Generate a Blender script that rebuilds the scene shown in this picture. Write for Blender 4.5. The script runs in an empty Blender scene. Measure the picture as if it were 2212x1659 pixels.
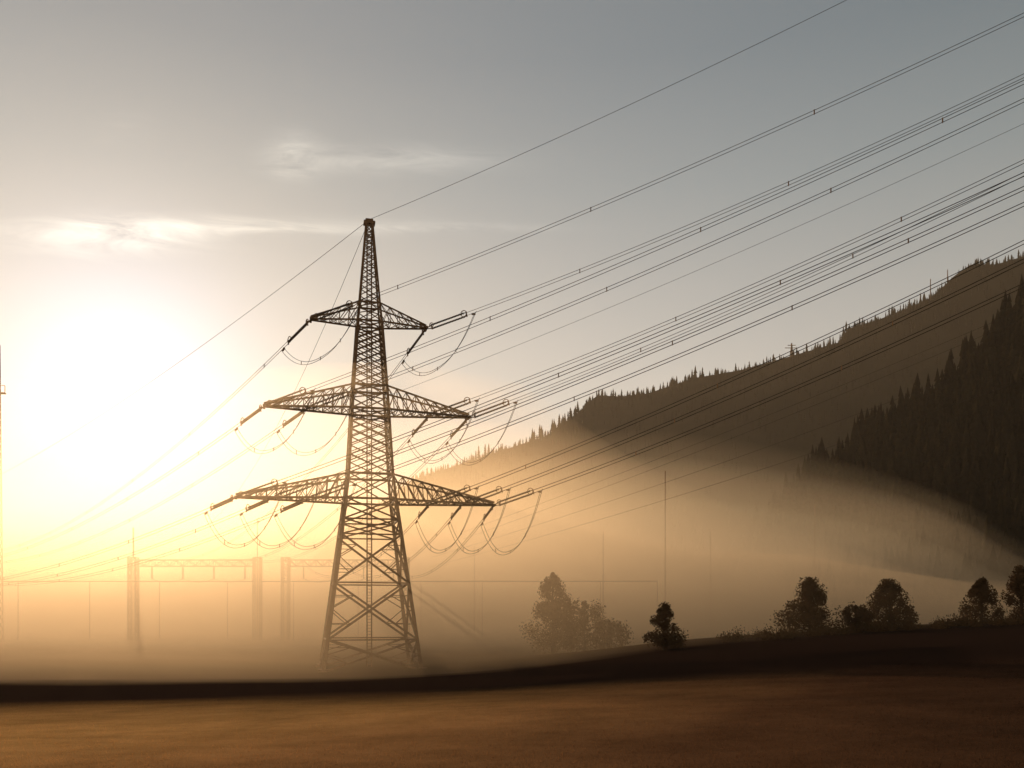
import bpy, math, random
import numpy as np
from mathutils import Vector
random.seed(4); rng=np.random.default_rng(7)
S=bpy.context.scene
F=1915.0; EYE=7.1
def at(u,v,Y):   # image pixel (u across, v down) projected out to distance Y -> world point in metres
    return Vector(((u-1106)/F*Y, Y, EYE+(1330-v)/F*Y))
def link(o,parent=None):
    S.collection.objects.link(o)
    if parent: o.parent=parent
    return o
def empty(name):
    e=bpy.data.objects.new(name,None); S.collection.objects.link(e); return e
def mesh_obj(name,verts,faces,mat,parent=None,smooth=False):
    me=bpy.data.meshes.new(name); me.from_pydata([tuple(v) for v in verts],[],[tuple(f) for f in faces]); me.update()
    if smooth: me.polygons.foreach_set('use_smooth',[True]*len(me.polygons))
    me.materials.append(mat); return link(bpy.data.objects.new(name,me),parent)

# ---------------- materials
def mat(name,c1,c2,scale=1.0,rough=0.9,spec=0.1,metal=0.0,bump=0.0,bscale=None):
    m=bpy.data.materials.new(name); m.use_nodes=True; nt=m.node_tree; n=nt.nodes; l=nt.links
    b=n['Principled BSDF']; b.inputs['Roughness'].default_value=rough
    b.inputs['Specular IOR Level'].default_value=spec; b.inputs['Metallic'].default_value=metal
    g=n.new('ShaderNodeNewGeometry'); no=n.new('ShaderNodeTexNoise'); no.inputs['Scale'].default_value=scale; no.inputs['Detail'].default_value=6
    l.new(g.outputs['Position'],no.inputs['Vector'])
    r=n.new('ShaderNodeValToRGB'); r.color_ramp.elements[0].position=.35; r.color_ramp.elements[1].position=.65
    r.color_ramp.elements[0].color=(*c1,1); r.color_ramp.elements[1].color=(*c2,1)
    l.new(no.outputs['Fac'],r.inputs['Fac']); l.new(r.outputs['Color'],b.inputs['Base Color'])
    return m
M_steel=mat('weathered_steel',(.12,.062,.028),(.18,.098,.05),3,.85,.08)
M_ins=mat('insulator_glaze',(.045,.028,.018),(.07,.045,.03),5,.6,.15)
M_wire=mat('conductor_aluminium',(.03,.024,.02),(.04,.032,.026),1,.9,.02)
M_bark=mat('bark',(.04,.025,.016),(.06,.04,.03),4)
M_leaf=mat('leaves',(.075,.040,.017),(.115,.062,.028),1.2,.95,.02)
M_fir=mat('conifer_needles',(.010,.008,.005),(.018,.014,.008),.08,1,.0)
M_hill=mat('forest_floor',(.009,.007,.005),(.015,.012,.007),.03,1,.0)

# ---------------- lattice helper
def beam(V,Fc,p,q,w,h=None):
    p=Vector(p);q=Vector(q);d=q-p
    if d.length<1e-4:return
    d.normalize(); a=Vector((0,0,1)) if abs(d.z)<.9 else Vector((0,1,0))
    u=d.cross(a).normalized()*w/2; v=d.cross(u).normalized()*(h or w)/2
    b=len(V)
    for c in (p,q):
        V.extend([c+u+v,c-u+v,c-u-v,c+u-v])
    Fc.extend([(b,b+1,b+5,b+4),(b+1,b+2,b+6,b+5),(b+2,b+3,b+7,b+6),(b+3,b,b+4,b+7),(b+3,b+2,b+1,b),(b+4,b+5,b+6,b+7)])
def lerp(a,b,t): return a+(b-a)*t

# ---------------- main pylon
PX,PY=-19.0,118.0; ROT=math.radians(14)
cR,sR=math.cos(ROT),math.sin(ROT)
def W(x,y,z): return Vector((PX+x*cR-y*sR, PY+x*sR+y*cR, z))
prof=[(0,6.2),(22.3,3.2),(25.6,2.85),(34.2,2.35),(37.3,2.15),(45.9,1.55),(48.4,1.3),(59.2,.42)]
def hw(z):
    for (a,wa),(b,wb) in zip(prof,prof[1:]):
        if z<=b: return lerp(wa,wb,(z-a)/(b-a))
    return .42
pylon=empty('electricity_pylon')
V=[];Fc=[]
zs=[p[0] for p in prof]
for a,b in zip(zs,zs[1:]):
    for sx in(-1,1):
        for sy in(-1,1):
            w=.42 if a<22 else (.32 if a<40 else .22)
            beam(V,Fc,W(sx*hw(a),sy*hw(a),a-(.3 if a==0 else 0)),W(sx*hw(b),sy*hw(b),b),w)
faces=[((-1,-1),(1,-1)),((1,-1),(1,1)),((1,1),(-1,1)),((-1,1),(-1,-1))]
def panel(a,b,w,horiz=True):
    for c0,c1 in faces:
        A0=W(c0[0]*hw(a),c0[1]*hw(a),a);A1=W(c1[0]*hw(a),c1[1]*hw(a),a)
        B0=W(c0[0]*hw(b),c0[1]*hw(b),b);B1=W(c1[0]*hw(b),c1[1]*hw(b),b)
        beam(V,Fc,A0,B1,w);beam(V,Fc,A1,B0,w)
        if horiz: beam(V,Fc,B0,B1,w)
low=[0,4.0,11.3,17.6,19.6,22.3]
for a,b in zip(low,low[1:]):
    if b-a>3.5 :
        for c0,c1 in faces:
            A0=W(c0[0]*hw(a),c0[1]*hw(a),a);A1=W(c1[0]*hw(a),c1[1]*hw(a),a)
            B0=W(c0[0]*hw(b),c0[1]*hw(b),b);B1=W(c1[0]*hw(b),c1[1]*hw(b),b)
            beam(V,Fc,A0,B1,.27);beam(V,Fc,A1,B0,.27)
            X=A0+(B1-A0)*(hw(a)/(hw(a)+hw(b)))
            z=X.z; L=W(c0[0]*hw(z),c0[1]*hw(z),z);R=W(c1[0]*hw(z),c1[1]*hw(z),z)
            for E,C,D in((L,A0,B0),(R,A1,B1)):
                m1=(C+X)/2; m2=(D+X)/2
                beam(V,Fc,E,m1,.12);beam(V,Fc,E,m2,.12)
                beam(V,Fc,(C+E)/2,m1,.10);beam(V,Fc,(D+E)/2,m2,.10)
            beam(V,Fc,B0,B1,.18)
    else: panel(a,b,.2)
def fine(a,b,ratio,w):
    z=a
    while z<b-.05:
        nz=min(b,z+max(.5,2*hw(z)*ratio))
        if b-nz<.5: nz=b
        panel(z,nz,w,False); z=nz
    for c0,c1 in faces:
        beam(V,Fc,W(c0[0]*hw(b),c0[1]*hw(b),b),W(c1[0]*hw(b),c1[1]*hw(b),b),w*1.4)
fine(22.3,25.6,.5,.16);fine(25.6,34.2,.42,.15);fine(34.2,37.3,.5,.15);fine(37.3,45.9,.45,.14);fine(45.9,48.4,.6,.11);fine(48.4,59.2,.62,.10)
def fine2(a,b,ratio,w):
    z=a; 
    while z<b-.1:
        st=2*hw(z)*ratio
        za=z+st/2; zb=min(b,za+st)
        if zb-za>.3: panel(za,zb,w,False)
        z+=st
fine2(25.6,34.0,.42,.11);fine2(37.3,45.7,.45,.10)
for dx in(-.3,.3):
    beam(V,Fc,W(dx,-.1,0.3),W(dx,-.1,59),.15)
for i in range(145):
    beam(V,Fc,W(-.28,-.1,.6+i*.4),W(.28,-.1,.6+i*.4),.06)
beam(V,Fc,W(-.75,0,59.3),W(.75,0,59.3),1.1,.35);beam(V,Fc,W(-.5,0,59.7),W(.5,0,59.7),.6,.25)
mesh_obj('lattice_body',V,Fc,M_steel,pylon)
V=[];Fc=[]
for sx in(-1,1):
    for sy in(-1,1): beam(V,Fc,W(sx*6.25,sy*6.25,-1.5),W(sx*6.25,sy*6.25,.4),1.0)
mesh_obj('footings',V,Fc,M_steel,pylon)
ARMS=[(45.9,48.4,7.6,[1.0]),(34.2,37.3,13.5,[1.0,.60]),(22.3,25.6,17.0,[1.0,.74,.48])]
V=[];Fc=[];attach={}
for k,(zb,zt,L,fr) in enumerate(ARMS):
    q_=[.72,.9,1.0][k]
    for s in(-1,1):
        hb,ht=hw(zb),hw(zt)
        n={0:5,1:9,2:11}[k]
        def bot(t,sy): return W(s*lerp(hb,L,t),sy*lerp(hb,.25,t),zb+.0)
        def top(t,sy): return W(s*lerp(ht,L,t),sy*lerp(ht,.25,t),lerp(zt,zb+.35,t))
        for sy in(-1,1):
            beam(V,Fc,bot(0,sy),bot(1,sy),.26*q_);beam(V,Fc,top(0,sy),top(1,sy),.22*q_)
            for i in range(n):
                t0,t1=i/n,(i+1)/n
                beam(V,Fc,bot(t0,sy),top(t0,sy),.11*q_)
                beam(V,Fc,top(t0,sy),bot(t1,sy),.13*q_)
                if i%2==0: beam(V,Fc,bot(t0,sy),top(t1,sy),.08*q_)
        for i in range(n):
            t0,t1=i/n,(i+1)/n
            beam(V,Fc,bot(t0,-1),bot(t1,1),.1*q_);beam(V,Fc,bot(t0,1),bot(t1,-1),.1*q_);beam(V,Fc,bot(t0,-1),bot(t0,1),.1*q_)
            beam(V,Fc,top(t0,-1),top(t1,1),.08*q_);beam(V,Fc,top(t0,-1),top(t0,1),.08*q_)
        for j,f in enumerate(fr):
            attach[(k,s,j)]=W(s*L*f,0,zb-.05)
            beam(V,Fc,W(s*L*f,-.9,zb-.05),W(s*L*f,.9,zb-.05),.28)
    for zz in(zb,zt):
        for sy in(-1,1): beam(V,Fc,W(-hw(zz),sy*hw(zz),zz),W(hw(zz),sy*hw(zz),zz),.28*q_)
mesh_obj('crossarms',V,Fc,M_steel,pylon)

# ---------------- wires
cu=bpy.data.curves.new('power_line_wires','CURVE');cu.dimensions='3D';cu.bevel_depth=1.0;cu.bevel_resolution=1;cu.use_fill_caps=True
cu.materials.append(M_wire)
def wire(pts,r):
    sp=cu.splines.new('POLY');sp.points.add(len(pts)-1)
    for i,p in enumerate(pts): sp.points[i].co=(*p,1);sp.points[i].radius=r
def cat(A,B,s,t): return A+(B-A)*t-Vector((0,0,4*s*t*(1-t)))
VI=[];FI=[];VH=[];FH=[]
def lathe(p,q,n,r):
    d=(q-p);L=d.length;d.normalize();u=d.cross(Vector((0,0,1))).normalized();v=d.cross(u)
    N=8;b=len(VI);rings=[]
    for i in range(n):
        for tt,rr in((i/n,.05),((i+.25)/n,r),((i+.7)/n,r*.75)): rings.append((tt*L,rr))
    for (a,rr) in rings:
        for k in range(N):
            th=2*math.pi*k/N; VI.append(p+d*a+u*rr*math.cos(th)+v*rr*math.sin(th))
    for i in range(len(rings)-1):
        for k in range(N):
            FI.append((b+i*N+k,b+i*N+(k+1)%N,b+(i+1)*N+(k+1)%N,b+(i+1)*N+k))
def ring(c,d,r):
    u=d.cross(Vector((0,0,1))).normalized();v=u.cross(d).normalized()
    for k in range(10):
        a=2*math.pi*k/10;b2=2*math.pi*(k+1)/10
        beam(VH,FH,c+d*r*math.cos(a)+v*r*math.sin(a),c+d*r*math.cos(b2)+v*r*math.sin(b2),.08)
UP=Vector((0,0,1))
def span(A,B,sag,LS=7.6,r=.034,n=70,spacer=26,phase=0.0,two=True):
    Lt=(B-A).length; t1=LS/Lt
    e=cat(A,B,sag,t1); d=(e-A).normalized()
    off=.2
    a1=A+d*.9; b1=A+d*(LS-1.7)
    side=d.cross(UP).normalized(); pv=side.cross(d).normalized()
    for s in(-1,1):
        o=pv*.2*s+side*.12*s
        lathe(a1+o,b1+o,22,.15)
        beam(VH,FH,A,a1+o,.1); beam(VH,FH,b1+o,b1+d*.35+pv*off*s,.1)
        wire([b1+d*.35+pv*off*s]+[cat(A,B,sag,t1+(1-t1)*i/n)+UP*off*s*(1) for i in range(n+1)],r)
    beam(VH,FH,a1-pv*.35,a1+pv*.35,.16); beam(VH,FH,b1+d*.3-pv*.35,b1+d*.3+pv*.35,.16)
    ring(b1-d*.1+pv*.2,d,.42); ring(a1+pv*.25,d,.3)
    beam(VH,FH,e-d*.5-UP*.25,e-UP*.42,.2)
    x=spacer*(.5+phase)
    while x<Lt:
        c=cat(A,B,sag,x/Lt)
        if x>LS+4: beam(VH,FH,c-UP*.27,c+UP*.27,.1)
        x+=spacer
    return e
RY=85.0
rightEnd={(0,-1,0):-205,(0,1,0):-75,(1,-1,0):-58,(1,-1,1):-22,(1,1,0):128,(1,1,1):108,
          (2,-1,0):150,(2,-1,1):178,(2,-1,2):212,(2,1,2):276,(2,1,1):318,(2,1,0):378}
GY=250.0
leftEnd={(0,-1,0):(-40,1195),(0,1,0):(400,1208),(1,-1,0):(-170,1215),(1,-1,1):(-90,1212),(1,1,1):(470,1208),(1,1,0):(535,1208),
         (2,-1,0):(-330,1240),(2,-1,1):(-250,1240),(2,-1,2):(-170,1235),(2,1,2):(650,1212),(2,1,1):(735,1212),(2,1,0):(830,1212)}
for i,(k,A) in enumerate(attach.items()):
    lowr={0:.027,1:.031,2:.041}[k[0]]
    B=at(2700,rightEnd[k],RY); e1=span(A,B,1.7,phase=(i*.37)%1,r=lowr)
    C=at(*leftEnd[k],GY); e2=span(A,C,7,phase=(i*.61)%1)
    dep={0:4.2,1:5.2,2:6.2}[k[0]]
    for s in(-1,1):
        pts=[]
        for j in range(25):
            t=j/24; p=e1+(e2-e1)*t; p=p+UP*(-dep*(1-abs(2*t-1)**2.3)+.2*s-.2); p=p+Vector((.15*s,0,0)); pts.append(p)
        wire(pts,.032)
    for t in(.25,.5,.75):
        p=e1+(e2-e1)*t+UP*(-dep*(1-abs(2*t-1)**2.3)-.2); beam(VH,FH,p-UP*.25,p+UP*.25,.08)
topP=W(0,0,59.8)
def single(A,B,sag,r,n=60): wire([cat(A,B,sag,i/n) for i in range(n+1)],r)
single(topP,at(2700,-455,RY),1.6,.025)
single(topP,at(-150,1095,GY),4,.03)
single(topP,at(415,1150,GY),9,.03)
single(W(2.5,0,36.5),at(2700,35,RY),1.3,.018)
for (a,b,sg) in(((1000,1150),(2700,455),2),((1000,1165),(2700,475),2.2),((930,1205),(2700,560),3),((930,1225),(2700,640),3)):
    single(at(*a,GY),at(*b,190),sg,.04)
link(bpy.data.objects.new('power_line_wires',cu))
mesh_obj('insulator_strings',VI,FI,M_ins,pylon); mesh_obj('insulator_fittings',VH,FH,M_steel,pylon)

# ---------------- substation portals
def lattice_col(V,Fc,c,z0,z1,w,br=.09,leg=.16,taper=1.0):
    st=w*1.0; n=max(2,int((z1-z0)/st))
    P=lambda sx,sy,z:Vector((c[0]+sx*w/2*lerp(1,taper,(z-z0)/(z1-z0)),c[1]+sy*w/2*lerp(1,taper,(z-z0)/(z1-z0)),z))
    for sx in(-1,1):
        for sy in(-1,1): beam(V,Fc,P(sx,sy,z0),P(sx,sy,z1),leg)
    for i in range(n):
        a=lerp(z0,z1,i/n);b=lerp(z0,z1,(i+1)/n)
        for c0,c1 in faces:
            beam(V,Fc,P(*c0,a),P(*c1,b),br);beam(V,Fc,P(*c1,a),P(*c0,b),br);beam(V,Fc,P(*c0,b),P(*c1,b),br)
def lattice_beam(V,Fc,A,B,w):
    n=int((B-A).length/w)
    d=(B-A).normalized();s=d.cross(UP).normalized()
    P=lambda t,a,b:A+(B-A)*t+s*a*w/2+UP*b*w/2
    for a in(-1,1):
        for b in(-1,1): beam(V,Fc,P(0,a,b),P(1,a,b),.25)
    for i in range(n):
        t0,t1=i/n,(i+1)/n
        for a in(-1,1):
            beam(V,Fc,P(t0,a,-1 if i%2 else 1),P(t1,a,1 if i%2 else -1),.18);beam(V,Fc,P(t0,a,-1),P(t0,a,1),.14)
        beam(V,Fc,P(t0,-1,-1),P(t1,1,-1),.1)
def portal(u0,u1,vtop,Y,spike=None):
    e=empty('substation_gantry'); V=[];Fc=[]
    A=at(u0,vtop,Y);B=at(u1,vtop,Y)
    for P,sp in((A,spike),(B,None)):
        lattice_col(V,Fc,(P.x,P.y),-.5,P.z+1.2,1.9 if not sp else 2.1,.18,.34)
        if sp: beam(V,Fc,(P.x,P.y,P.z+1),(P.x,P.y,sp),.35)
    mesh_obj('columns',V,Fc,M_ins,e);V=[];Fc=[]
    lattice_beam(V,Fc,A+Vector((1.2,0,-.4)),B-Vector((1.2,0,.4)),1.8)
    mesh_obj('truss_beam',V,Fc,M_ins,e);V=[];Fc=[]
    n=4
    for i in range(n):
        p=A+(B-A)*((i+.6)/n)-UP*1.2
        beam(V,Fc,p,p-UP*3.6,.35)
    for i in range(n-1):
        a=A+(B-A)*((i+.6)/n)-UP*4.8;b=A+(B-A)*((i+1.6)/n)-UP*4.8
        for j in range(8): beam(V,Fc,cat(a,b,1,j/8),cat(a,b,1,(j+1)/8),.16)
    mesh_obj('hanging_insulators',V,Fc,M_ins,e)
portal(288,556,1214,GY,spike=at(0,1140,GY).z)
portal(617,876,1214,GY+1,spike=None)
portal(-330,-40,1216,GY+2,None)
bus=empty('substation_busbar');V=[];Fc=[]
A=at(-120,1257,GY-20);B=at(1420,1256,GY+15)
beam(V,Fc,A,B,.25)
mesh_obj('bus_tube',V,Fc,M_wire,bus);V=[];Fc=[]
for i in range(12):
    p=A+(B-A)*(i/11); beam(V,Fc,(p.x,p.y,-.5),p,.15)
mesh_obj('posts',V,Fc,M_steel,bus)
for (u,v,Y,w) in((556,1120,252,.35),(1437,1018,300,.45),(1303,1150,280,.4),(1535,1148,330,.5),(1025,1180,300,.5),(1760,1090,330,.5)):
    e=empty('lightning_mast');V=[];Fc=[];p=at(u,v,Y)
    beam(V,Fc,(p.x,p.y,-.5),(p.x,p.y,p.z*.6),w*1.0);mesh_obj('mast_tube',V,Fc,M_steel,e);V=[];Fc=[]
    beam(V,Fc,(p.x,p.y,p.z*.6),(p.x,p.y,p.z),w*.6);mesh_obj('mast_tip',V,Fc,M_steel,e)
e=empty('lattice_mast');V=[];Fc=[];p=at(-6,745,230)
lattice_col(V,Fc,(p.x,p.y),-.5,p.z,2.0,.1,.15,.45);mesh_obj('mast_body',V,Fc,M_steel,e);V=[];Fc=[]
q=at(-6,850,230);beam(V,Fc,(q.x-2,q.y,q.z),(q.x+2,q.y,q.z),1.2,.3)
for dx in(-2,2): beam(V,Fc,(q.x+dx,q.y,q.z),(q.x+dx,q.y,q.z+2),.15)
beam(V,Fc,(q.x-2,q.y,q.z+2),(q.x+2,q.y,q.z+2),.12);mesh_obj('platform',V,Fc,M_steel,e)

# ---------------- terrain
XS=[-4000,-60,-19,0,15,32,53,80,200,4000];HS=[-.1,-.1,0.05,.9,3.6,5.0,6.3,7.0,8,8]
def gh(x,y):
    x=np.asarray(x,float);y=np.asarray(y,float)
    c=sum(np.interp(x+d,XS,HS) for d in(-9,-6,-3,0,3,6,9))/7
    n=5.5+np.clip(x,-40,60)*.012
    t=np.clip(y/100,0,1); a=n+(c-n)*t
    k=np.clip((y-104)/70,0,1);k=k*k*(3-2*k)
    base=np.where(c>0,c*(1-k),c)
    g=np.where(y<104,a,base)
    return g+.05*np.sin(x*.31+y*.17)*np.sin(y*.23)
xs=np.unique(np.concatenate([np.linspace(-4500,-150,30),np.linspace(-150,150,220),np.linspace(150,4500,30)]))
ys=np.unique(np.concatenate([np.linspace(-400,0,12),np.linspace(0,30,60),np.linspace(30,180,150),np.linspace(180,5000,50)]))
XX,YY=np.meshgrid(xs,ys);ZZ=gh(XX,YY)
nx,ny=len(xs),len(ys)
verts=np.stack([XX,YY,ZZ],-1).reshape(-1,3)
idx=np.arange(nx*ny).reshape(ny,nx)
fc=np.stack([idx[:-1,:-1],idx[:-1,1:],idx[1:,1:],idx[1:,:-1]],-1).reshape(-1,4)
def M(op,a,b_=None,c=None,nt=None):
    m=nt.nodes.new('ShaderNodeMath');m.operation=op
    for i,v in enumerate((a,b_,c)):
        if v is None:continue
        if isinstance(v,(int,float)):m.inputs[i].default_value=v
        else: nt.links.new(v,m.inputs[i])
    return m.outputs[0]
def meadow(name,translucent):
    mg=bpy.data.materials.new(name);mg.use_nodes=True;nt=mg.node_tree;n=nt.nodes;l=nt.links;n.remove(n['Principled BSDF'])
    b=n.new('ShaderNodeBsdfDiffuse')
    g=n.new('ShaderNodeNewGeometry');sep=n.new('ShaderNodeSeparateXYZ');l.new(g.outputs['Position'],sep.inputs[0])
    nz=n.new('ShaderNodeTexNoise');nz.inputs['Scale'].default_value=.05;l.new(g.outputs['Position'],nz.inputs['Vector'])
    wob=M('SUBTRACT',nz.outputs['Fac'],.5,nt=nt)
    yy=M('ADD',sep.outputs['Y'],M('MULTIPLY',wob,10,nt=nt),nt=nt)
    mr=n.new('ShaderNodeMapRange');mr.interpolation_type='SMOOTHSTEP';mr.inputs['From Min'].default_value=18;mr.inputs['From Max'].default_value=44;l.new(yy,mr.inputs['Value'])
    # low-sun falloff painted into the turf colour: straw gold left, dark right
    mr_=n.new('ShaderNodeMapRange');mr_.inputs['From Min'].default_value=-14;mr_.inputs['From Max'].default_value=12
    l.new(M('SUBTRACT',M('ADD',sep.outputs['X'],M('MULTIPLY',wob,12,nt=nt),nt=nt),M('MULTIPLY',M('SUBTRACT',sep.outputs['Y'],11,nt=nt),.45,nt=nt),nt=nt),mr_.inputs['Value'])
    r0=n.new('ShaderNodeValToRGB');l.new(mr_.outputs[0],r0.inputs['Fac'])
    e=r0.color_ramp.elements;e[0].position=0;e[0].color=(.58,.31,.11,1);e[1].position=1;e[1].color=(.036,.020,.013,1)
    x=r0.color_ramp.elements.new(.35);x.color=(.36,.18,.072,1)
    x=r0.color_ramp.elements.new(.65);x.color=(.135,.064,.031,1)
    n2=n.new('ShaderNodeTexNoise');n2.inputs['Scale'].default_value=.35;n2.inputs['Detail'].default_value=12;n2.inputs['Roughness'].default_value=.72;l.new(g.outputs['Position'],n2.inputs['Vector'])
    sc=M('ADD',M('MULTIPLY',n2.outputs['Fac'],1.4,nt=nt),.2,nt=nt)
    vs=n.new('ShaderNodeVectorMath');vs.operation='SCALE';l.new(r0.outputs['Color'],vs.inputs[0]);l.new(sc,vs.inputs['Scale'])
    mx=n.new('ShaderNodeMix');mx.data_type='RGBA';l.new(mr.outputs[0],mx.inputs[0]);l.new(vs.outputs[0],mx.inputs[6]);mx.inputs[7].default_value=(.024,.013,.009,1)  # shade of the far slope painted in as a near-black ground band
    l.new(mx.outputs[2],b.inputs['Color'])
    if translucent:
        t=n.new('ShaderNodeBsdfTranslucent');l.new(mx.outputs[2],t.inputs[0]);ms=n.new('ShaderNodeMixShader');ms.inputs[0].default_value=.45
        l.new(b.outputs[0],ms.inputs[1]);l.new(t.outputs[0],ms.inputs[2]);l.new(ms.outputs[0],n['Material Output'].inputs['Surface'])
    else:
        l.new(b.outputs[0],n['Material Output'].inputs['Surface'])
        n3=n.new('ShaderNodeTexNoise');n3.inputs['Scale'].default_value=9;n3.inputs['Detail'].default_value=10;n3.inputs['Roughness'].default_value=.7;l.new(g.outputs['Position'],n3.inputs['Vector'])
        bb=n.new('ShaderNodeBump');bb.inputs['Distance'].default_value=.05;bb.inputs['Strength'].default_value=.5;l.new(n3.outputs['Fac'],bb.inputs['Height']);l.new(bb.outputs['Normal'],b.inputs['Normal'])
    return mg
def np_mesh(name,v,f,m,smooth=False,parent=None):
    me=bpy.data.meshes.new(name);me.vertices.add(len(v));me.vertices.foreach_set('co',v.astype(np.float32).ravel())
    k=f.shape[1];me.loops.add(f.size);me.loops.foreach_set('vertex_index',f.astype(np.int32).ravel())
    me.polygons.add(len(f));me.polygons.foreach_set('loop_start',np.arange(0,f.size,k,dtype=np.int32))
    me.update(calc_edges=True)
    if smooth:me.polygons.foreach_set('use_smooth',np.ones(len(f),bool))
    me.materials.append(m);return link(bpy.data.objects.new(name,me),parent)
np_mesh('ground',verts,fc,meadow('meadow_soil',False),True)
NB=150000
gy=7+33*rng.random(NB)**1.7; gx=(rng.random(NB)*2-1)*(gy*.66+3)
gz=gh(gx,gy); hh=rng.uniform(.015,.04,NB)*(.7+.6*rng.random(NB)); a=rng.uniform(0,np.pi,NB); wd=.006+gy*.0003
lx=rng.normal(0,.5,NB)*hh; ly=rng.normal(0,.5,NB)*hh
P0=np.stack([gx-np.cos(a)*wd,gy-np.sin(a)*wd,gz-.01],-1);P1=np.stack([gx+np.cos(a)*wd,gy+np.sin(a)*wd,gz-.01],-1);P2=np.stack([gx+lx,gy+ly,gz+hh],-1)
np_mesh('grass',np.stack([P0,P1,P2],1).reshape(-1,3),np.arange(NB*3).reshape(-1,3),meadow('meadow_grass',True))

# ---------------- hills with forest
def conifers(P,H,layers=5,spread=.2):
    vs=[];fs=[];off=0;K=10
    n=len(P)
    for li in range(layers):
        t0=.10+.8*li/layers; t1=min(1.0,t0+1.7*.9/layers) if li<layers-1 else 1.0
        R=H*spread*(1-t0)**.85*rng.uniform(.75,1.15,n)
        ph=rng.uniform(0,6.28,n)
        ang=ph[:,None]+np.arange(K)*2*np.pi/K
        rr=R[:,None]*np.where(np.arange(K)%2==0,1.0,.55)*rng.uniform(.7,1.2,(n,K))
        ringv=np.stack([P[:,0:1]+np.cos(ang)*rr,P[:,1:2]+np.sin(ang)*rr,P[:,2:3]+(H*t0)[:,None]-rr*.25],-1)
        apex=P.copy();apex[:,2]+=H*t1
        v=np.concatenate([ringv,apex[:,None,:]],1).reshape(-1,3)
        b=(np.arange(n)*(K+1))[:,None]+off
        i=np.arange(K)
        f=np.stack([b+i,b+(i+1)%K,np.broadcast_to(b+K,(n,K))],-1).reshape(-1,3)
        vs.append(v);fs.append(f);off+=len(v)
    return np.concatenate(vs),np.concatenate(fs)
def hill(name,ridge,drop,front,back,pw,amp,ntree,hrange,ridge_trees,seed,rscale=1.0,lone=()):
    r=np.array(ridge,float); u=np.linspace(r[0,0],r[-1,0],260)
    v=np.interp(u,r[:,0],r[:,1])+drop; Yr=np.interp(u,r[:,0],r[:,2])
    X=(u-1106)/F*Yr; Z=EYE+(1330-v)/F*Yr
    rg=np.random.default_rng(seed); phs=rg.uniform(0,6.28,12)
    def surf(ui,w):
        x=np.interp(ui,np.arange(260),X);y=np.interp(ui,np.arange(260),Yr);z=np.interp(ui,np.arange(260),Z)
        a=np.abs(w); yy=y+np.where(w<0,w*front,w*back)
        zz=z*(1-a)**pw
        nse=sum(np.sin(x*.013*(k+1)+phs[k])*np.cos(yy*.011*(k+1)+phs[k+6])/(k+1) for k in range(6))
        zz=zz+nse*amp*np.minimum(1,a*4)*(1-a)-3*a
        xx=x+np.where(w<0,-1,1)*a*front*.12
        return xx,yy,zz
    ui=np.linspace(0,259,260);w=np.concatenate([np.linspace(-1,0,50),np.linspace(.05,1,16)])
    U,Wg=np.meshgrid(ui,w);x,y,z=surf(U,Wg)
    vv=np.stack([x,y,z],-1).reshape(-1,3);nx=260;ny=len(w)
    ii=np.arange(nx*ny).reshape(ny,nx);f=np.stack([ii[:-1,:-1],ii[:-1,1:],ii[1:,1:],ii[1:,:-1]],-1).reshape(-1,4)
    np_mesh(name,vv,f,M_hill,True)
    a=rg.uniform(0,259,ntree);ww=-rg.uniform(0,1,ntree)**1.3*.9
    b=rg.uniform(0,259,ridge_trees);wb=rg.uniform(-.03,.02,ridge_trees)
    keep=(np.sin(b*.35)+np.sin(b*.13+1)+rg.uniform(-1.4,1.4,ridge_trees))>-.8
    b=b[keep];wb=wb[keep]
    A=np.concatenate([a,b]);B=np.concatenate([ww,wb])
    H=rg.uniform(*hrange,len(A))*rg.choice([.55,.8,1,1.2],len(A))
    H[len(a):]*=rscale
    if len(lone):
        lu=np.interp(np.array(lone,float),u,np.arange(260))
        A=np.concatenate([A,lu]);B=np.concatenate([B,np.zeros(len(lu))]);H=np.concatenate([H,rg.uniform(15,24,len(lu))])
    x,y,z=surf(A,B);P=np.stack([x,y,z-1],-1)
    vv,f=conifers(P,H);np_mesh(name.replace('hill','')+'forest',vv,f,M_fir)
hill('mountain_hill',[(860,1060,1500),(900,1032,1480),(1060,980,1450),(1180,940,1430),(1250,888,1400),(1290,852,1390),(1340,855,1380),(1400,848,1370),(1500,815,1350),(1600,798,1340),(1700,770,1330),(1812,738,1310),(1832,708,1300),(1900,688,1290),(2000,648,1280),(2030,625,1270),(2060,595,1265),(2100,568,1260),(2150,570,1255),(2212,552,1250),(2400,500,1230),(2800,430,1200),(3400,500,1150)],
     2,650,400,1.05,14,9000,(7,14),1300,3,1.0,(1028,1034,1048,1056,1150,1154,1166,1170,1193,1197,1208,1216,1227,1232,1243,1248,1495,1502,1822,1828))
hill('wooded_hill',[(1600,1180,520),(1700,1060,500),(1760,1000,490),(1850,945,475),(1890,915,470),(1950,890,460),(2020,835,450),(2100,765,440),(2160,715,430),(2212,630,425),(2300,560,415),(2600,400,390),(3200,300,350)],
     26,230,200,.9,5,5200,(10,17),260,5,1.25,(1890,1898,1945,1975,2025,2050,2130,2165))
e=empty('electricity_pylon');V=[];Fc=[];p=at(1710,742,1325)
lattice_col(V,Fc,(p.x,p.y),p.z-28,p.z,4,.5,.7,.2);mesh_obj('lattice_body',V,Fc,M_steel,e);V=[];Fc=[]
for dz,hl in((-3,6),(-7,10)):
    beam(V,Fc,(p.x-hl,p.y,p.z+dz),(p.x+hl,p.y,p.z+dz),.8)
mesh_obj('crossarms',V,Fc,M_steel,e)
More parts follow.
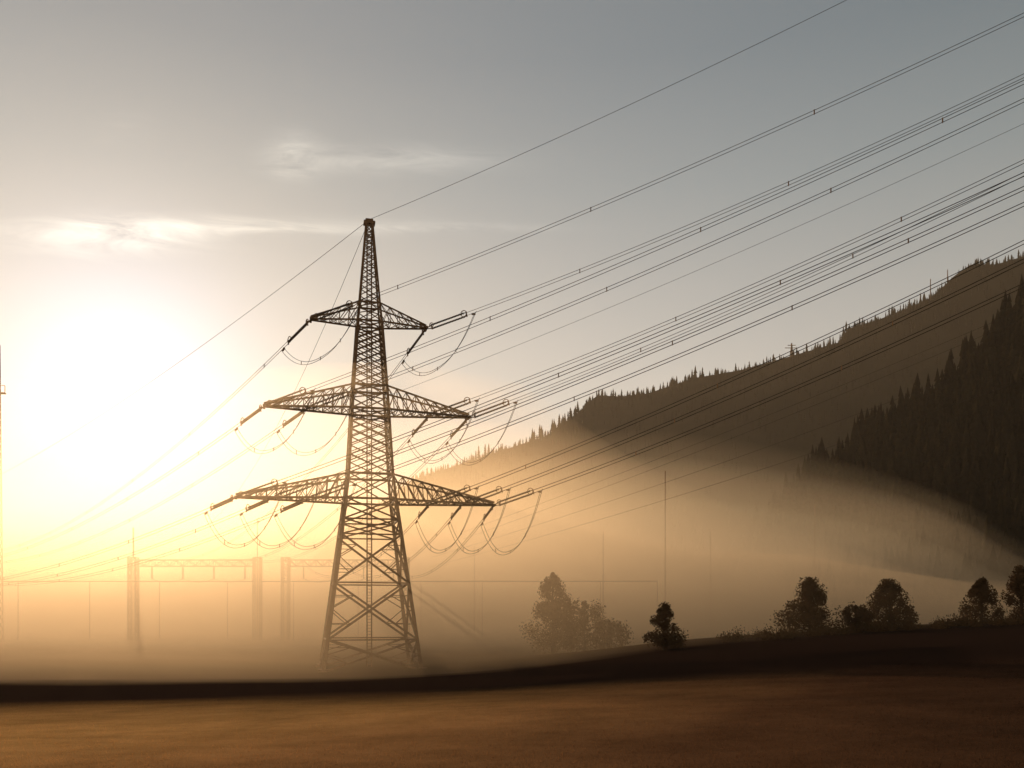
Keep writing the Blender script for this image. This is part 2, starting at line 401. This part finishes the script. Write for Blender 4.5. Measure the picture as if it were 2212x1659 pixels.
for u,v0,v1 in((2010,603,645),(2047,583,605)):
    e=empty('radio_mast');V=[];Fc=[];a=at(u,v0,1270);b2=at(u,v1+10,1270)
    lattice_col(V,Fc,(a.x,a.y),b2.z,a.z,.9,.15,.25,.6);mesh_obj('mast_body',V,Fc,M_steel,e)

# ---------------- broadleaf trees
def tree(u,vtop,width,Y,shape='round',nleaf=5000,leaf=.26,name='deciduous_tree',seed=0):
    rg=np.random.default_rng(seed+int(u))
    X=(u-1106)/F*Y; z0=float(gh(X,Y)); z1=EYE+(1330-vtop)/F*Y; H=z1-z0; R=width/2/F*Y
    e=empty(name);V=[];Fc=[]
    r0=max(.08,H*.022); base=Vector((X,Y,z0-.15)); prev=base; k=8
    for i in range(k):
        nx_=base+Vector((rg.normal(0,.03)*H*.3,rg.normal(0,.03)*H*.3,H*.9*(i+1)/k))
        beam(V,Fc,prev,nx_,2*r0*(1-i/k*.8)); prev=nx_
    tips=[]
    for i in range(52):
        t=rg.uniform(.10,.93)
        if shape=='cone': rad=R*min(1,(1-t)*1.35+.03)*min(1,.6+t*2)
        else: rad=R*math.sqrt(max(.05,1-((t-.42)/.58)**2))
        a=rg.uniform(0,6.28);rad*=rg.uniform(.45,1.0)
        s=base+Vector((0,0,H*max(.08,t-.12))); q=Vector((X+math.cos(a)*rad,Y+math.sin(a)*rad,z0+H*t))
        beam(V,Fc,s,q,r0*.35); tips.append((q,t))
    mesh_obj('trunk_and_limbs',V,Fc,M_bark,e)
    C=[];
    for q,t in tips:
        C.append((np.array(q),R*rg.uniform(.16,.36)*(1.15-.6*t if shape=='cone' else 1)))
    for i in range(14):
        t=rg.uniform(.06,.98); C.append((np.array([X+rg.normal(0,.12)*R*(1-t),Y+rg.normal(0,.12)*R*(1-t),z0+H*t]),R*.32*(1.1-t*.85)))
    per=nleaf//len(C);pts=[]
    for c,rr in C:
        d=rg.normal(0,1,(per,3));d/=np.linalg.norm(d,axis=1)[:,None]
        pts.append(c+d*(rg.uniform(0,1,(per,1))**.45*rr*1.15)*np.array([1,1,1.15]))
    pts=np.concatenate(pts);pts=pts[pts[:,2]>z0+.05]
    n_=len(pts);u_=rg.normal(0,1,(n_,3));u_/=np.linalg.norm(u_,axis=1)[:,None]
    w_=np.cross(u_,rg.normal(0,1,(n_,3)));w_/=np.linalg.norm(w_,axis=1)[:,None]
    sz=leaf*rg.uniform(.5,1.2,(n_,1))
    v=np.stack([pts-u_*sz*.5,pts+w_*sz*.32,pts+u_*sz*.5,pts-w_*sz*.32],1).reshape(-1,3)
    f=np.arange(n_*4).reshape(-1,4)
    np_mesh('foliage',v,f,M_leaf,False,e)
tree(1435,1303,84,88,'cone',7000,.22,seed=1)
tree(1195,1238,130,158,'cone',10500,.42,seed=2)
tree(1262,1300,110,162,'round',5000,.42,seed=12)
tree(1315,1340,90,160,'round',4000,.42,seed=13)
tree(1748,1250,140,98,'cone',11000,.27,seed=3)
tree(1850,1308,64,97,'round',4500,.25,seed=4)
tree(1922,1246,120,100,'cone',9000,.27,seed=5)
tree(2120,1248,88,98,'cone',7000,.25,seed=6)
tree(2205,1216,98,97,'cone',8000,.25,seed=7)
tree(2290,1200,100,99,'round',8000,.25,seed=8)
def scrub(name,items,seed):
    rg=np.random.default_rng(seed);vs=[]
    for (u,Y,h,w) in items:
        X=(u-1106)/F*Y;z=float(gh(X,Y));n_=int(260*w)
        p=np.stack([X+rg.normal(0,.4,n_)*w,Y+rg.normal(0,.4,n_)*w,z+np.abs(rg.normal(0,.5,n_))*h],-1)
        d=rg.normal(0,1,(n_,3))*np.array([.5,.5,1]);d/=np.linalg.norm(d,axis=1)[:,None]
        s=np.cross(d,rg.normal(0,1,(n_,3)));s/=np.linalg.norm(s,axis=1)[:,None]
        L=rg.uniform(.12,.3,(n_,1))
        vs.append(np.stack([p-d*L*.5,p+s*L*.25,p+d*L*.5,p-s*L*.25],1).reshape(-1,3))
    v=np.concatenate(vs);np_mesh(name,v,np.arange(len(v)).reshape(-1,4),M_leaf)
its=[]
for i in range(95):
    u=rng.uniform(1560,2300)
    its.append((u,rng.uniform(90,103),rng.uniform(.3,.8)*(1.0 if rng.random()<.75 else 1.7),rng.uniform(.5,1.5)))
scrub('undergrowth',its,3)

# ---------------- fog: real scattering banks lying in the valley
def fogmat(name,dens,col,g):
    m=bpy.data.materials.new(name);m.use_nodes=True;nt=m.node_tree;nt.nodes.clear()
    o=nt.nodes.new('ShaderNodeOutputMaterial');v=nt.nodes.new('ShaderNodeVolumeScatter')
    v.inputs['Color'].default_value=(*col,1);v.inputs['Density'].default_value=dens;v.inputs['Anisotropy'].default_value=g
    ab=nt.nodes.new('ShaderNodeVolumeAbsorption');ab.inputs['Color'].default_value=(*col,1);ab.inputs['Density'].default_value=dens
    ad=nt.nodes.new('ShaderNodeAddShader');nt.links.new(v.outputs[0],ad.inputs[0]);nt.links.new(ab.outputs[0],ad.inputs[1])
    nt.links.new(ad.outputs[0],o.inputs['Volume']);return m
def haze(name,top,dens,y0,ext,col,g):
    vs=[]
    for z in(-14,top): vs+=[(-ext,y0,z),(ext,y0,z),(ext,ext,z),(-ext,ext,z)]
    return mesh_obj(name,vs,[(3,2,1,0),(4,5,6,7),(0,1,5,4),(1,2,6,5),(2,3,7,6),(3,0,4,7)],fogmat(name,dens,col,g))
def bank(name,topf,dens,y0,rise,ext,col,g,wob=8,z0=-12.0,crest=None):
    """closed fog body; with crest=(distance,length) the top tapers away softly on both sides of a crest"""
    x=np.unique(np.concatenate([np.linspace(-ext,-500,8),np.linspace(-500,900,110),np.linspace(900,ext,8)]))
    if crest: y=np.unique(np.concatenate([np.linspace(y0,crest[0]-1,26),[crest[0]],crest[0]+1+1400*np.linspace(0,1,34)**1.8]))
    else: y=np.unique(np.concatenate([y0+rise*np.linspace(0,1,16)**1.2,np.linspace(y0+rise,1200,24),np.linspace(1200,ext,5)]))
    X,Y=np.meshgrid(x,y)
    if crest:
        t=np.zeros_like(Y); s=np.exp(-np.abs(Y-crest[0])/np.where(Y<crest[0],crest[1],crest[2]))*np.clip((Y-y0)/60,0,1)*np.clip((crest[0]+1400-Y)/300,0,1)
        Yw=Y+wob*np.sin(X*.016+dens*900)+wob*.5*np.sin(X*.037)
    else:
        t=np.clip((Y-y0)/rise,0,1); s=1-(1-t)**2
        Yw=Y+wob*np.sin(X*.035+1)*(1-t)+wob*.6*np.sin(X*.083)*(1-t)
    Z=z0+.2+(topf(X,Y)-z0)*s
    n=X.size; v=np.concatenate([np.stack([X,Yw,Z],-1).reshape(-1,3),np.stack([X,Yw,np.full_like(Z,z0)],-1).reshape(-1,3)])
    ny,nx=X.shape;I=np.arange(n).reshape(ny,nx)
    q=np.stack([I[:-1,:-1],I[:-1,1:],I[1:,1:],I[1:,:-1]],-1).reshape(-1,4)
    f=[q,q[:,::-1]+n]
    for e_ in(I[0,:],I[:,-1],I[-1,::-1],I[::-1,0]):
        f.append(np.stack([e_[:-1]+n,e_[1:]+n,e_[1:],e_[:-1]],-1))
    return np_mesh(name,v,np.concatenate(f),fogmat(name,dens,col,g),True)
haze('haze',720,.00007,-600,4300,(1,.82,.62),.4)
def t_mist(x,y):
    b=np.interp(x/np.maximum(y,1),[-.6,.0,.2,.45,.7],[37,34,23,13,11])
    return b+2.0*np.sin(x*.05+y*.02)+1.0*np.sin(x*.11-y*.03)
def t_bank(f,ph):
    def fn(x,y):
        b=np.interp(x/np.maximum(y,1),[-.6,-.3,0,.1,.2,.28,.36,.42,.47,.53,.58,.8],[50,54,57,58,56,51,45,40,36,31,28,22])
        return 7+(b-7)*f+2.2*np.sin(x*.017+.6+ph)+1.6*np.sin(x*.012+y*.009+ph*2)+.8*np.sin(x*.045+ph)
    return fn
RC=(1,.80,.56)
bank('mist',t_mist,.0042,67,42,4100,(1,.73,.46),.68,7)
bank('fog_bank',t_bank(1.5,0),.0019,150,0,3800,RC,.58,22,-12.3,(345,170,170))
bank('fog_bank',t_bank(1.15,1.3),.0034,140,0,3850,RC,.58,22,-12.6,(325,150,200))
bank('fog_bank',t_bank(.85,2.9),.0042,130,0,3900,RC,.58,20,-12.9,(305,140,260))
bank('fog_bank',t_bank(.28,4.1),.0042,150,140,3950,(1,.76,.50),.6,12,-13.2)

# ---------------- sun + sky
sd=Vector(((270-1106)/F,1,500/F)).normalized()
elev=math.asin(sd.z);az=math.atan2(sd.x,sd.y)
L=bpy.data.lights.new('sun','SUN');L.energy=5;L.angle=math.radians(.5);L.color=(1,.75,.49)
lo=link(bpy.data.objects.new('sun',L));lo.rotation_euler=sd.to_track_quat('Z','Y').to_euler()
w=bpy.data.worlds.new('World');S.world=w;w.use_nodes=True;nt=w.node_tree;nt.nodes.clear();N=nt.nodes;Lk=nt.links
def m(op,a,b=None,c=None): return M(op,a,b,c,nt)
out=N.new('ShaderNodeOutputWorld')
sky=N.new('ShaderNodeTexSky');sky.sky_type='NISHITA';sky.sun_disc=False;sky.sun_elevation=elev;sky.sun_rotation=az
sky.dust_density=.3;sky.air_density=1
b1=N.new('ShaderNodeBackground');b1.inputs[1].default_value=.05;Lk.new(sky.outputs[0],b1.inputs[0])
tc=N.new('ShaderNodeTexCoord');nrm=N.new('ShaderNodeVectorMath');nrm.operation='NORMALIZE';Lk.new(tc.outputs['Generated'],nrm.inputs[0])
sp=N.new('ShaderNodeSeparateXYZ');Lk.new(nrm.outputs[0],sp.inputs[0])
rp=N.new('ShaderNodeValToRGB');Lk.new(sp.outputs['Z'],rp.inputs['Fac']);cr=rp.color_ramp
st=[(0,(.48,.34,.25)),(.12,(.45,.34,.25)),(.22,(.39,.31,.21)),(.31,(.285,.245,.17)),(.43,(.15,.155,.115)),(.53,(.072,.088,.068)),(1,(.03,.04,.04))]
cr.elements[0].position=0;cr.elements[0].color=(*st[0][1],1);cr.elements[1].position=1;cr.elements[1].color=(*st[-1][1],1)
for p_,c_ in st[1:-1]:
    el=cr.elements.new(p_);el.color=(*c_,1)
dt=N.new('ShaderNodeVectorMath');dt.operation='DOT_PRODUCT';Lk.new(nrm.outputs[0],dt.inputs[0]);dt.inputs[1].default_value=sd
ang=m('MULTIPLY',m('ARCCOSINE',m('MINIMUM',dt.outputs['Value'],.99999)),57.2958)
def vscale(col,fac):
    v=N.new('ShaderNodeVectorMath');v.operation='SCALE'
    if isinstance(col,tuple): v.inputs[0].default_value=col
    else: Lk.new(col,v.inputs[0])
    Lk.new(fac,v.inputs['Scale']);return v.outputs[0]
def vadd(a,b):
    v=N.new('ShaderNodeVectorMath');v.operation='ADD';Lk.new(a,v.inputs[0]);Lk.new(b,v.inputs[1]);return v.outputs[0]
g1=m('EXPONENT',m('MULTIPLY',m('POWER',m('DIVIDE',ang,6.5),2),-1))
g2=m('EXPONENT',m('MULTIPLY',m('DIVIDE',ang,15.0),-1))
col=vadd(rp.outputs['Color'],vadd(vscale((.10,.22,.48),g1),vscale((.26,.185,.125),g2)))
iy=m('MAXIMUM',sp.outputs['Y'],.05);ca=m('DIVIDE',sp.outputs['X'],iy);cb=m('DIVIDE',sp.outputs['Z'],iy)
cv=N.new('ShaderNodeCombineXYZ');Lk.new(m('MULTIPLY',ca,3.0),cv.inputs[0]);Lk.new(m('ADD',m('MULTIPLY',cb,16.0),m('MULTIPLY',ca,1.6)),cv.inputs[1])
cn=N.new('ShaderNodeTexNoise');cn.inputs['Scale'].default_value=2.6;cn.inputs['Detail'].default_value=9;cn.inputs['Roughness'].default_value=.65;cn.inputs['Distortion'].default_value=.9;Lk.new(cv.outputs[0],cn.inputs['Vector'])
def blob(u,v,su,sv,k):
    a0=(u-1106)/F;b0=(1330-v)/F
    ea=m('POWER',m('DIVIDE',m('SUBTRACT',ca,a0),su),2);eb=m('POWER',m('DIVIDE',m('SUBTRACT',cb,b0),sv),2)
    return m('MULTIPLY',m('EXPONENT',m('MULTIPLY',m('ADD',ea,eb),-1)),k)
bl=blob(240,510,.09,.018,1.7)
for a in((480,490,.17,.010,.8),(840,492,.15,.005,.5),(635,340,.030,.022,.8),(850,345,.10,.014,.55),(270,275,.03,.015,.15),(600,870,.06,.02,.2)):
    bl=m('ADD',bl,blob(*a))
cl=m('MULTIPLY',bl,m('MULTIPLY',m('MAXIMUM',m('SUBTRACT',cn.outputs['Fac'],.34),0),2.3))
col=vadd(col,vscale((.50,.46,.38),cl))
b2=N.new('ShaderNodeBackground');b2.inputs[1].default_value=1.0;Lk.new(col,b2.inputs[0])
ad=N.new('ShaderNodeAddShader');Lk.new(b1.outputs[0],ad.inputs[0]);Lk.new(b2.outputs[0],ad.inputs[1]);Lk.new(ad.outputs[0],out.inputs['Surface'])

# ---------------- camera
c=bpy.data.cameras.new('camera');c.sensor_width=36;c.lens=F/2212*36;c.shift_y=500/2212;c.clip_end=12000;c.clip_start=.1
co=link(bpy.data.objects.new('camera',c));co.location=(0,0,EYE);co.rotation_euler=(math.radians(90),0,0);S.camera=co
S.view_settings.view_transform='Standard';S.view_settings.look='None';S.view_settings.exposure=0
